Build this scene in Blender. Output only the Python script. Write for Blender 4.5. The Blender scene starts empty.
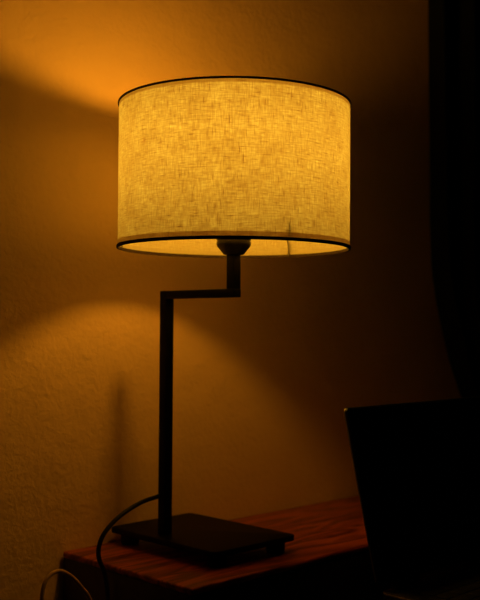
import bpy, bmesh, math, random
from math import sin, cos, pi, radians
from mathutils import Vector, Matrix

random.seed(7)
S = bpy.context.scene
C = S.collection
TZ = 0.60                       # height of the sideboard top above the floor

# ------------------------------------------------------------------ materials
def nodes(name):
    m = bpy.data.materials.new(name); m.use_nodes = True
    nt = m.node_tree; nt.nodes.clear()
    out = nt.nodes.new('ShaderNodeOutputMaterial')
    return m, nt, out
def N(nt, kind, **kw):
    n = nt.nodes.new(kind)
    for k, v in kw.items():
        if k in n.inputs.keys(): n.inputs[k].default_value = v
        else: setattr(n, k, v)
    return n
def L(nt, a, b): nt.links.new(a, b)

def plain(name, col, rough=.5, metal=0., spec=.5, bump=0., bscale=300.):
    m, nt, out = nodes(name)
    p = N(nt, 'ShaderNodeBsdfPrincipled')
    p.inputs['Base Color'].default_value = (*col, 1); p.inputs['Roughness'].default_value = rough
    p.inputs['Metallic'].default_value = metal; p.inputs['Specular IOR Level'].default_value = spec
    if bump:
        tc = N(nt, 'ShaderNodeTexCoord'); nz = N(nt, 'ShaderNodeTexNoise', Scale=bscale, Detail=3.)
        bp = N(nt, 'ShaderNodeBump', Strength=bump, Distance=.001)
        L(nt, tc.outputs['Object'], nz.inputs['Vector']); L(nt, nz.outputs['Fac'], bp.inputs['Height'])
        L(nt, bp.outputs['Normal'], p.inputs['Normal'])
    L(nt, p.outputs[0], out.inputs[0])
    return m

def wall_material():
    m, nt, out = nodes('painted_plaster')
    p = N(nt, 'ShaderNodeBsdfPrincipled')
    p.inputs['Roughness'].default_value = .62; p.inputs['Specular IOR Level'].default_value = .3
    tc = N(nt, 'ShaderNodeTexCoord')
    big = N(nt, 'ShaderNodeTexNoise', Scale=5., Detail=4.)
    L(nt, tc.outputs['Object'], big.inputs['Vector'])
    ramp = N(nt, 'ShaderNodeValToRGB')
    ramp.color_ramp.elements[0].position = .3; ramp.color_ramp.elements[0].color = (.86, .56, .27, 1)
    ramp.color_ramp.elements[1].position = .7; ramp.color_ramp.elements[1].color = (.91, .60, .29, 1)
    L(nt, big.outputs['Fac'], ramp.inputs[0]); L(nt, ramp.outputs[0], p.inputs['Base Color'])
    a = N(nt, 'ShaderNodeTexNoise', Scale=120., Detail=3., Roughness=.55, Distortion=.4)
    b = N(nt, 'ShaderNodeTexNoise', Scale=28., Detail=2.)
    L(nt, tc.outputs['Object'], a.inputs['Vector']); L(nt, tc.outputs['Object'], b.inputs['Vector'])
    mx = N(nt, 'ShaderNodeMath', operation='MULTIPLY_ADD'); mx.inputs[1].default_value = 1.6
    L(nt, b.outputs['Fac'], mx.inputs[0]); L(nt, a.outputs['Fac'], mx.inputs[2])
    bp = N(nt, 'ShaderNodeBump', Strength=.75, Distance=.0019)
    L(nt, mx.outputs[0], bp.inputs['Height']); L(nt, bp.outputs['Normal'], p.inputs['Normal'])
    L(nt, p.outputs[0], out.inputs[0])
    return m

def wood_material(name, c0, c1, c2, rough=.38, spec=.45):
    m, nt, out = nodes(name)
    p = N(nt, 'ShaderNodeBsdfPrincipled')
    p.inputs['Roughness'].default_value = rough; p.inputs['Specular IOR Level'].default_value = spec
    tc = N(nt, 'ShaderNodeTexCoord')
    mp = N(nt, 'ShaderNodeMapping'); mp.inputs['Scale'].default_value = (1.3, 9., 9.)
    L(nt, tc.outputs['Object'], mp.inputs['Vector'])
    n1 = N(nt, 'ShaderNodeTexNoise', Scale=2.2, Detail=3., Distortion=.6)
    L(nt, mp.outputs[0], n1.inputs['Vector'])
    ml = N(nt, 'ShaderNodeMath', operation='MULTIPLY'); ml.inputs[1].default_value = 13.
    L(nt, n1.outputs['Fac'], ml.inputs[0])
    fr = N(nt, 'ShaderNodeMath', operation='PINGPONG'); fr.inputs[1].default_value = 1.
    L(nt, ml.outputs[0], fr.inputs[0])
    mp2 = N(nt, 'ShaderNodeMapping'); mp2.inputs['Scale'].default_value = (9., 260., 260.)
    L(nt, tc.outputs['Object'], mp2.inputs['Vector'])
    n2 = N(nt, 'ShaderNodeTexNoise', Scale=1., Detail=4., Roughness=.6)
    L(nt, mp2.outputs[0], n2.inputs['Vector'])
    mix = N(nt, 'ShaderNodeMath', operation='MULTIPLY_ADD'); mix.inputs[1].default_value = .55
    L(nt, fr.outputs[0], mix.inputs[0])
    h = N(nt, 'ShaderNodeMath', operation='MULTIPLY'); h.inputs[1].default_value = .55
    L(nt, n2.outputs['Fac'], h.inputs[0]); L(nt, h.outputs[0], mix.inputs[2])
    ramp = N(nt, 'ShaderNodeValToRGB'); e = ramp.color_ramp.elements
    e[0].position = .15; e[0].color = (*c0, 1); e[1].position = .85; e[1].color = (*c2, 1)
    k = e.new(.5); k.color = (*c1, 1)
    L(nt, mix.outputs[0], ramp.inputs[0]); L(nt, ramp.outputs[0], p.inputs['Base Color'])
    bp = N(nt, 'ShaderNodeBump', Strength=.25, Distance=.0006)
    L(nt, n2.outputs['Fac'], bp.inputs['Height']); L(nt, bp.outputs['Normal'], p.inputs['Normal'])
    L(nt, p.outputs[0], out.inputs[0])
    return m

def linen_material():
    """cream slub linen: thin woven sheet that scatters and passes light; density follows its threads"""
    m, nt, out = nodes('slub_linen')
    uv = N(nt, 'ShaderNodeUVMap'); uv.uv_map = 'cloth'      # metres along the cloth, metres up
    def threads(sx, sy, detail=2., off=0.):
        mp = N(nt, 'ShaderNodeMapping'); mp.inputs['Scale'].default_value = (sx, sy, 1.)
        mp.inputs['Location'].default_value = (off, off*.7, off)
        L(nt, uv.outputs[0], mp.inputs['Vector'])
        n = N(nt, 'ShaderNodeTexNoise', Scale=1., Detail=detail, Roughness=.6)
        L(nt, mp.outputs[0], n.inputs['Vector']); return n.outputs['Fac']
    def rng(sock, a, b, c, d):
        r = N(nt, 'ShaderNodeMapRange'); r.inputs[1].default_value = a; r.inputs[2].default_value = b
        r.inputs[3].default_value = c; r.inputs[4].default_value = d
        L(nt, sock, r.inputs[0]); return r.outputs[0]
    def mul(a, b):
        k = N(nt, 'ShaderNodeMath', operation='MULTIPLY'); L(nt, a, k.inputs[0]); L(nt, b, k.inputs[1]); return k.outputs[0]
    weft = rng(threads(70., 620.), .3, .7, .74, 1.13)
    warp = rng(threads(620., 70., off=3.), .3, .7, .74, 1.13)
    slub_h = rng(threads(70., 600., 1., 11.), .60, .76, 1., .45)
    slub_v = rng(threads(600., 60., 1., 23.), .61, .76, 1., .45)
    blot = rng(threads(28., 28., 3., 31.), .3, .7, .88, 1.1)
    d = mul(mul(mul(weft, warp), mul(slub_h, slub_v)), blot)
    # hems: cloth folded double for 7 mm at both edges
    sep = N(nt, 'ShaderNodeSeparateXYZ'); L(nt, uv.outputs[0], sep.inputs[0])
    lo = rng(sep.outputs[1], .0085, .0095, .45, 1.)
    hi = rng(sep.outputs[1], .1805, .1815, 1., .62)
    dens = mul(d, mul(lo, hi))
    def tint(col):                                          # thicker yarn takes out more green and blue than red
        cb = N(nt, 'ShaderNodeCombineColor')
        for i, e in enumerate((1., 1.45, 2.)):
            pw = N(nt, 'ShaderNodeMath', operation='POWER'); L(nt, dens, pw.inputs[0]); pw.inputs[1].default_value = e
            k = N(nt, 'ShaderNodeMath', operation='MULTIPLY'); L(nt, pw.outputs[0], k.inputs[0]); k.inputs[1].default_value = col[i]
            L(nt, k.outputs[0], cb.inputs[i])
        return cb.outputs[0]
    tr = N(nt, 'ShaderNodeBsdfTranslucent'); L(nt, tint(TRANS), tr.inputs[0])
    df = N(nt, 'ShaderNodeBsdfDiffuse'); df.inputs[0].default_value = (*LINEN, 1)
    mix = N(nt, 'ShaderNodeMixShader'); mix.inputs[0].default_value = .5
    L(nt, df.outputs[0], mix.inputs[1]); L(nt, tr.outputs[0], mix.inputs[2])
    L(nt, mix.outputs[0], out.inputs[0])
    return m

def glow(name, col, strength):
    m, nt, out = nodes(name)
    e = N(nt, 'ShaderNodeEmission'); e.inputs[0].default_value = (*col, 1); e.inputs[1].default_value = strength
    L(nt, e.outputs[0], out.inputs[0]); return m

TRANS = (.60, .66, .60)
LINEN = (.82, .76, .5)
BULB = (1., .435, .028)
POWER = 104.

M = dict(
    wall=wall_material(),
    floor=wood_material('floor_boards', (.05, .03, .018), (.08, .045, .025), (.11, .065, .035)),
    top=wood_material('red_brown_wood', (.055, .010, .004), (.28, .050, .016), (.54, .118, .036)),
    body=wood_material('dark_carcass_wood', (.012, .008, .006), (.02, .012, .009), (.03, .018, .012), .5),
    black=plain('black_powder_coat', (.002, .002, .002), .55, 0, .1, .15, 900.),
    rubber=plain('black_rubber', (.01, .01, .01), .7, 0, .3),
    bakelite=plain('black_bakelite', (.014, .013, .012), .35, 0, .4),
    trim=plain('dark_brown_tape', (.035, .022, .014), .8, 0, .2, .4, 1500.),
    linen=linen_material(),
    bulb=glow('frosted_bulb_light', BULB, POWER),
    plastic=plain('white_plastic', (.7, .7, .68), .45),
    steel=plain('wire_steel', (.35, .34, .33), .35, 1.),
    cord=plain('black_cord', (.006, .006, .006), .5, 0, .25),
    tan=plain('tan_cord', (.55, .34, .18), .5, 0, .4),
    lap=plain('dark_grey_aluminium', (.028, .028, .03), .38, .6, .4),
    edge=plain('bright_bevelled_metal', (.42, .40, .38), .3, 1.),
    glass=plain('black_display_glass', (.002, .002, .0025), .12, 0, .35),
    key=plain('black_key_plastic', (.012, .012, .013), .5, 0, .3),
    desk=plain('black_desk_laminate', (.006, .006, .006), .6, 0, .15),
    drape=plain('near_black_green_cloth', (.012, .015, .013), .95, 0, .05, .3, 700.),
    skirt=plain('dark_paint', (.10, .07, .045), .5),
)

# ------------------------------------------------------------------ mesh helpers
def obj(name, bm, mat, parent=None, smooth=True, kind=None, angle=35):
    if parent is not None:
        w = Vector((0, 0, 0)); q = parent
        while q is not None: w += q.location; q = q.parent
        bmesh.ops.translate(bm, verts=bm.verts, vec=-w)
    bmesh.ops.recalc_face_normals(bm, faces=bm.faces)
    me = bpy.data.meshes.new(name); bm.to_mesh(me); bm.free()
    for p in me.polygons: p.use_smooth = smooth
    if smooth: me.set_sharp_from_angle(angle=radians(angle))
    me.materials.append(mat)
    o = bpy.data.objects.new(name, me); C.objects.link(o)
    if parent is not None: o.parent = parent
    if kind: o['kind'] = kind
    return o
def thing(name, loc, label, cat, group=None):
    o = bpy.data.objects.new(name, None); C.objects.link(o); o.location = loc
    o.empty_display_size = .05
    return tag(o, label, cat, group)
def tag(o, label, cat, group=None):
    o['label'] = label; o['category'] = cat
    if group: o['group'] = group
    return o
def box(x0, x1, y0, y1, z0, z1, bev=0., seg=2):
    bm = bmesh.new(); bmesh.ops.create_cube(bm, size=1)
    for v in bm.verts:
        v.co = Vector(((x0+x1)/2 + v.co.x*(x1-x0), (y0+y1)/2 + v.co.y*(y1-y0), (z0+z1)/2 + v.co.z*(z1-z0)))
    if bev: bmesh.ops.bevel(bm, geom=list(bm.edges), offset=bev, segments=seg, profile=.5, affect='EDGES')
    return bm
def slab(x0, x1, y0, y1, z0, z1, r, bev=.001, seg=6):
    """flat plate with rounded corners in plan and softened rims"""
    bm = bmesh.new(); pts = []
    for cx, cy, a0 in ((x1-r, y1-r, 0), (x0+r, y1-r, 90), (x0+r, y0+r, 180), (x1-r, y0+r, 270)):
        for k in range(seg+1):
            a = radians(a0 + 90*k/seg); pts.append((cx + r*cos(a), cy + r*sin(a)))
    f = bm.faces.new([bm.verts.new((x, y, z0)) for x, y in pts])
    ex = bmesh.ops.extrude_face_region(bm, geom=[f])
    bmesh.ops.translate(bm, verts=[g for g in ex['geom'] if isinstance(g, bmesh.types.BMVert)], vec=(0, 0, z1-z0))
    if bev:
        es = [e for e in bm.edges if abs(e.verts[0].co.z - e.verts[1].co.z) < 1e-7]
        bmesh.ops.bevel(bm, geom=es, offset=bev, segments=2, profile=.5, affect='EDGES')
    return bm
def lathe(prof, cx, cy, n=48, close=False):
    bm = bmesh.new(); rings = []
    for r, z in prof:
        if r < 1e-6: rings.append([bm.verts.new((cx, cy, z))])
        else: rings.append([bm.verts.new((cx + r*cos(2*pi*k/n), cy + r*sin(2*pi*k/n), z)) for k in range(n)])
    seq = list(zip(rings[:-1], rings[1:])) + ([(rings[-1], rings[0])] if close else [])
    for a, b in seq:
        for k in range(n):
            j = (k+1) % n
            if len(a) == 1 and len(b) == 1: continue
            if len(a) == 1: bm.faces.new((a[0], b[j], b[k]))
            elif len(b) == 1: bm.faces.new((a[k], a[j], b[0]))
            else: bm.faces.new((a[k], a[j], b[j], b[k]))
    return bm
def spline(pts, sub=12):
    P = [Vector(p) for p in pts]; P = [P[0]*2 - P[1]] + P + [P[-1]*2 - P[-2]]; out = []
    for i in range(1, len(P)-2):
        a, b, c, d = P[i-1:i+3]
        for k in range(sub):
            t = k/sub
            out.append(.5*((2*b) + (c-a)*t + (2*a-5*b+4*c-d)*t*t + (3*b-a-3*c+d)*t**3))
    return out + [P[-2]]
def tube(pts, r, n=12, bm=None):
    bm = bm or bmesh.new(); P = [Vector(p) for p in pts]; prev = None
    up = Vector((.3, .2, 1)).normalized()
    for i, p in enumerate(P):
        t = (P[min(i+1, len(P)-1)] - P[max(i-1, 0)]).normalized()
        x = (up - t*up.dot(t)).normalized(); up = x; y = t.cross(x)
        ring = [bm.verts.new(p + r*(x*cos(2*pi*k/n) + y*sin(2*pi*k/n))) for k in range(n)]
        if prev:
            for k in range(n): bm.faces.new((prev[k], prev[(k+1) % n], ring[(k+1) % n], ring[k]))
        else: bm.faces.new(ring[::-1])
        prev = ring
    bm.faces.new(prev)
    return bm
def copy_part(o, parent, loc):
    c = o.copy(); C.objects.link(c); c.parent = parent; c.location = loc; return c

# ------------------------------------------------------------------ the setting
WN = 1.1247                                             # the wall's plane
obj('wall_back', box(-1.2, 3.2, WN, WN+.12, 0, 2.6), M['wall'], smooth=False, kind='structure')
obj('floor', box(-1.2, 3.2, -.8, WN+.12, -.05, 0), M['floor'], smooth=False, kind='structure')
obj('baseboard_back', box(-1.2, 3.2, WN-.012, WN, 0, .08, .003), M['skirt'], kind='structure')

# ------------------------------------------------------------------ sideboard under the lamp
X0, X1, Y0, Y1 = .775, 1.575, .8550, 1.1215
side = thing('sideboard', ((X0+X1)/2, (Y0+Y1)/2, 0),
             'long narrow red-brown wooden sideboard against the wall, under the lamp', 'sideboard')
obj('top', box(X0, X1, Y0, Y1, TZ-.009, TZ, .003, 3), M['top'], side)
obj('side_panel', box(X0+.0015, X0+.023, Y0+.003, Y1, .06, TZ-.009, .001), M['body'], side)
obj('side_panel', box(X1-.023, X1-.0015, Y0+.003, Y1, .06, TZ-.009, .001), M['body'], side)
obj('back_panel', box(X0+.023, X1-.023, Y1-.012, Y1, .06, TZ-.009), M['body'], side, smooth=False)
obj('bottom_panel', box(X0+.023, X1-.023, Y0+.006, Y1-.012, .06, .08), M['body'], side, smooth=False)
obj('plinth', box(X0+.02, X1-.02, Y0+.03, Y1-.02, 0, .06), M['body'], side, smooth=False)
mid = (X0+X1)/2
for a, b in ((X0+.026, mid-.0015), (mid+.0015, X1-.026)):
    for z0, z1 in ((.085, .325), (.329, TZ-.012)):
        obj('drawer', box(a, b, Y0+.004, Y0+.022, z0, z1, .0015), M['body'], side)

# ------------------------------------------------------------------ table lamp
U, A, PN = .8752, .8891, 1.0214                       # shade axis; pole stands further back
ZB, ZT, R = TZ+.413, TZ+.600, .150
HP = TZ+.0240
lamp = thing('table_lamp', (.93, 1.005, TZ),
             'lit table lamp with cream linen drum shade on a black stepped metal stand', 'lamp')
PX0, PX1, PY0, PY1 = .8505, 1.0085, .8945, 1.1160
obj('base_plate', slab(PX0, PX1, PY0, PY1, HP-.008, HP, .010, .0015), M['black'], lamp)
for x in (PX0+.023, PX1-.023):
    for y in (PY0+.020, PY1-.020):
        obj('foot', lathe([(0, TZ), (.0115, TZ), (.013, TZ+.002), (.013, HP-.0085), (.0115, HP-.008), (0, HP-.008)], x, y, 28), M['rubber'], lamp)
ZA = TZ+.356
obj('pole', box(U-.007, U+.007, PN-.007, PN+.007, HP, ZA+.0055, .0008), M['black'], lamp)
obj('arm', box(U-.007, U+.007, A-.007, PN-.007, ZA-.0055, ZA+.0055, .0008), M['black'], lamp)
obj('post', box(U-.0066, U+.0066, A-.0066, A+.0066, ZA+.0055, TZ+.410, .0008), M['black'], lamp)
# socket: chamfered cup with a ribbed collar
prof = [(0, TZ+.406), (.013, TZ+.406), (.0215, TZ+.4165), (.0225, TZ+.419)]
z = TZ+.421
while z < TZ+.452:
    prof += [(.0225, z), (.0225, z+.0018), (.0213, z+.0023), (.0213, z+.0032)]; z += .004
prof += [(.020, TZ+.457), (.0, TZ+.457)]
sock = obj('socket', lathe(prof, U, A, 48), M['bakelite'], lamp)
bulb = obj('bulb', lathe([(.0128, TZ+.4575), (.0128, TZ+.463), (.0136, TZ+.464), (.0128, TZ+.466), (.0138, TZ+.470), (.0150, TZ+.478), (.0150, TZ+.492), (.0095, TZ+.5116), (0, TZ+.5116)], U, A, 40), M['plastic'], lamp)
bc, br, bh = TZ+.5385, .0225, .0285
prof = [(.0090, bc-.0264)]
for k in range(0, 17):
    a = -1.12 + (pi/2 + 1.12)*k/16
    prof.append((br*cos(a) if k < 16 else 0, bc + bh*sin(a)))
obj('glass_globe', lathe(prof, U, A, 40), M['bulb'], bulb)
# the shade: one woven sheet, laid out in metres for its weave
NS, NZ = 192, 12
bm = bmesh.new(); lay = bm.loops.layers.uv.new('cloth')
rows = [[bm.verts.new((U + R*cos(2*pi*k/NS + .9), A + R*sin(2*pi*k/NS + .9), ZB + (ZT-ZB)*j/NZ)) for k in range(NS)] for j in range(NZ+1)]
for j in range(NZ):
    for k in range(NS):
        f = bm.faces.new((rows[j][k], rows[j][(k+1) % NS], rows[j+1][(k+1) % NS], rows[j+1][k]))
        for lp, (a, b) in zip(f.loops, ((k, j), (k+1, j), (k+1, j+1), (k, j+1))):
            lp[lay].uv = (a/NS*2*pi*R, b/NZ*(ZT-ZB))
shade = obj('lamp_shade', bm, M['linen'], lamp)
def band(z0, z1):
    return lathe([(R-.0012, z0), (R+.0012, z0), (R+.0016, z0+.0006), (R+.0016, z1-.0006), (R+.0012, z1), (R-.0012, z1)], U, A, 128, True)
obj('top_trim', band(ZT-.0020, ZT+.0006), M['trim'], shade)
obj('bottom_trim', band(ZB-.0006, ZB+.0034), M['trim'], shade)
# spider: three wires from the socket to the lower rim
spid = obj('shade_carrier', lathe([(.0228, TZ+.4445), (.030, TZ+.4445), (.030, TZ+.4475), (.0228, TZ+.4475)], U, A, 40, True), M['steel'], lamp)
for a in (-109, 13, 131):
    c_, s_ = cos(radians(a)), sin(radians(a))
    pts = spline([(U+c_*r, A+s_*r, z) for r, z in ((.029, TZ+.446), (.08, TZ+.446), (.128, TZ+.444), (.1375, TZ+.4415), (.1440, TZ+.434), (.1472, TZ+.415))], 6)
    obj('spider_wire', tube(pts, .0010, 8), M['steel'], spid)
# mains cord of the lamp: leaves the pole, arches over the sideboard's left end and drops
pts = [(U, PN+.006, .078), (.862, PN+.004, .0765), (.8305, 1.0214, .0727), (.7967, 1.0214, .0597), (.7735, 1.0214, .0430), (.7630, 1.0210, .0270),
       (.7610, 1.0190, .0105), (.7655, 1.0130, -.0090), (.7690, 1.010, -.043), (.7693, 1.008, -.12), (.767, 1.02, -.30), (.762, 1.05, -.50), (.745, 1.08, -.59), (.67, 1.09, -.5965), (.55, 1.10, -.5965)]
obj('power_cord', tube(spline([(x, y, z+TZ) for x, y, z in pts], 10), .0030, 12), M['cord'], lamp)

# ------------------------------------------------------------------ the loose tan cord left of the sideboard
pts = [(.61, 1.03, -.597), (.635, 1.02, -.585), (.652, 1.00, -.40), (.658, 1.00, -.12), (.6615, 1.0, -.030), (.6648, 1.0, -.004), (.6735, 1.0, .0070), (.6878, 1.0, .0097), (.7055, 1.0, -.0006),
       (.7210, 1.0, -.017), (.7335, 1.0, -.0345), (.749, 1.0, -.08), (.758, 1.0, -.25), (.750, 1.0, -.48), (.730, .99, -.59), (.66, .96, -.597)]
tag(obj('loose_cord', tube(spline([(x, y, z+TZ) for x, y, z in pts], 10), .0026, 12), M['tan']),
    'thin tan cord arching up in a loop left of the sideboard', 'cord')

# ------------------------------------------------------------------ laptop on a black desk in front
HX, HY, HZ = .8987, .6704, TZ+.0107                   # left end of the hinge line
LW, LD, LH, TILT = .325, .222, .2119, radians(13.8)
DZ = HZ - .017                                        # the desk's surface
desk = thing('desk', (1.30, .47, 0), 'black desk carrying the laptop, at the lower right corner', 'desk')
obj('desktop', box(.908, 1.75, .16, .684, DZ-.03, DZ, .002), M['desk'], desk)
for x in (.925, 1.69):
    for y in (.19, .63): obj('leg', box(x, x+.04, y, y+.04, 0, DZ-.03, .002), M['desk'], desk)

lap = thing('laptop', (HX+LW/2, HY-LD/2, DZ), 'open black laptop with a dark screen, standing in front of the sideboard', 'laptop')
base = obj('base', slab(HX, HX+LW, HY-LD, HY, DZ+.002, HZ, .010, .0016), M['lap'], lap)
obj('metal_edge', slab(HX-.0006, HX+LW+.0006, HY-LD-.0006, HY+.0006, HZ-.0036, HZ-.0014, .0104, .0005), M['edge'], base)
for x in (HX+.02, HX+LW-.02):
    for y in (HY-LD+.02, HY-.02):
        obj('rubber_pad', lathe([(0, DZ), (.006, DZ), (.006, DZ+.0021), (0, DZ+.0021)], x, y, 16), M['rubber'], base)
obj('touchpad', slab(HX+LW/2-.055, HX+LW/2+.055, HY-LD+.010, HY-LD+.078, HZ-.0004, HZ+.0003, .004, 0), M['key'], base)
kb = obj('keyboard', slab(HX+.020, HX+LW-.020, HY-.132, HY-.018, HZ-.0004, HZ+.0002, .003, 0), M['key'], base)
keyw = LW-.046
rows_ = [[1]*14, [1]*13+[2], [1.5]+[1]*12+[1.5], [1.8]+[1]*11+[2.2], [2.3]+[1]*10+[2.7], [1, 1, 1, 1.2, 5.6, 1.2, 1, 1, 1, 1]]
for r, row in enumerate(rows_):
    tot = sum(row); x = HX+.023; y1 = HY-.020 - r*.0186; kh = .0168
    for w in row:
        dx = keyw*w/tot
        k = obj('key', slab(x+.0009, x+dx-.0009, y1-kh, y1, HZ+.0002, HZ+.0016, .0012, .0004, 2), M['key'], kb)
        x += dx
# lid: built lying flat (x across, y up the screen, z towards the viewer) then stood up on the hinge
def stand(bm):
    Mx = Matrix.Translation((HX, HY, HZ)) @ Matrix.Rotation(pi/2 - TILT, 4, 'X')
    bmesh.ops.transform(bm, matrix=Mx, verts=bm.verts); return bm
lid = obj('screen_lid', stand(slab(0, LW, .004, LH, -.0055, 0, .006, .0012)), M['lap'], lap)
obj('display', stand(slab(.0025, LW-.0025, .0065, LH-.0025, -.0002, .0004, .005, 0)), M['glass'], lid)
rim = stand(slab(-.0006, LW+.0006, 0.006, LH+.0006, -.0046, -.0026, .0064, .0005))
obj('metal_edge', rim, M['edge'], lid)
for x in (.05, LW-.05):
    bm = bmesh.new()
    tube([(HX+x-.022, HY-.001, HZ+.0035), (HX+x+.022, HY-.001, HZ+.0035)], .0042, 16, bm)
    obj('hinge', bm, M['lap'], lap)

# ------------------------------------------------------------------ curtain, drawn aside and tied, on the same wall
def interp(tab, z):
    for (z0, a), (z1, b) in zip(tab[:-1], tab[1:]):
        if z <= z1:
            t = max(0, (z-z0)/(z1-z0)); t = t*t*(3-2*t) if tab is not LEFT else t
            return a + (b-a)*t
    return tab[-1][1]
LEFT = [(0.02, 1.7346), (0.3, 1.768), (0.55, 1.8157), (0.65, 1.8348), (0.7, 1.8157), (0.77, 1.7346), (0.84, 1.6887), (0.91, 1.6534), (0.97, 1.6277), (1.03, 1.6086), (1.12, 1.5981), (1.28, 1.5933), (1.6, 1.5828), (2.45, 1.5627)]
RIGHT = [(0.02, 2.1677), (0.65, 2.003), (1.3, 2.3033), (2.45, 2.3614)]
cur = thing('curtain', (1.92, 1.065, 0), 'dark curtain drawn aside on the wall at the right, behind the laptop', 'curtain')
bm = bmesh.new(); NU, NV = 220, 90; grid = []
for j in range(NV+1):
    z = .02 + 2.43*j/NV; a, b = interp(LEFT, z), interp(RIGHT, z); row = []
    tight = math.exp(-((z-.65)/.16)**2); w = (b-a)/.75
    for i in range(NU+1):
        s = i/NU
        ph = 2*pi*9*s + .5*sin(5*s+z*1.3)
        n = 1.063 - (.030 - .012*tight)*sin(ph) - .010*sin(2.3*ph+1) + .010*tight
        row.append(bm.verts.new((a + (b-a)*s + .008*cos(ph)*min(1, w), n, z)))
    grid.append(row)
for j in range(NV):
    for i in range(NU):
        bm.faces.new((grid[j][i], grid[j][i+1], grid[j+1][i+1], grid[j+1][i]))
drape = obj('drape', bm, M['drape'], cur, angle=80)
md = drape.modifiers.new('cloth_thickness', 'SOLIDIFY'); md.thickness = .0018
bm = bmesh.new(); ring = []
for k in range(48):
    a = 2*pi*k/48; x, y = 1.910 + .088*cos(a), 1.065 + .046*sin(a)
    ring.append([bm.verts.new((x*1 + dx*cos(a), y + dx*sin(a), z)) for dx, z in ((0, .625), (.003, .625), (.003, .675), (0, .675))])
for k in range(48):
    p, q = ring[k], ring[(k+1) % 48]
    for i in range(4): bm.faces.new((p[i], q[i], q[(i+1) % 4], p[(i+1) % 4]))
obj('tieback', bm, M['drape'], cur)

# ------------------------------------------------------------------ night outside the lamp's reach
w = bpy.data.worlds.new('night'); S.world = w; w.use_nodes = True
bg = w.node_tree.nodes['Background']; bg.inputs[0].default_value = (.55, .9, .9, 1); bg.inputs[1].default_value = .0008

# ------------------------------------------------------------------ camera
f_px, pitch, roll, yaw = 960.61, .02962, .00670, .78444
fx = Vector((sin(yaw), cos(yaw), 0)); rt = Vector((cos(yaw), -sin(yaw), 0)); up = Vector((0, 0, 1))
F = fx*cos(pitch) + up*sin(pitch); Uv = up*cos(pitch) - fx*sin(pitch)
Rr = rt*cos(roll) + Uv*sin(roll); Uu = Uv*cos(roll) - rt*sin(roll)
cam = bpy.data.cameras.new('camera'); co = bpy.data.objects.new('camera', cam); C.objects.link(co)
mw = Matrix.Identity(4)
for i, v in enumerate((Rr, Uu, -F)):
    for j in range(3): mw[j][i] = v[j]
mw.translation = Vector((0, 0, TZ+.31008)); co.matrix_world = mw
cam.sensor_fit = 'VERTICAL'; cam.sensor_height = 36; cam.lens = 36*f_px/600
cam.clip_start = .02; cam.clip_end = 50
cam.dof.use_dof = True; cam.dof.focus_distance = 1.16; cam.dof.aperture_fstop = 5.6
S.camera = co

S.view_settings.view_transform = 'Standard'; S.view_settings.look = 'None'
S.view_settings.exposure = 0.; S.view_settings.gamma = 1.; S.view_settings.use_curve_mapping = False
S.cycles.use_denoising = True
S.cycles.max_bounces = 10; S.cycles.diffuse_bounces = 6; S.cycles.sample_clamp_indirect = 0
S.cycles.use_adaptive_sampling = False
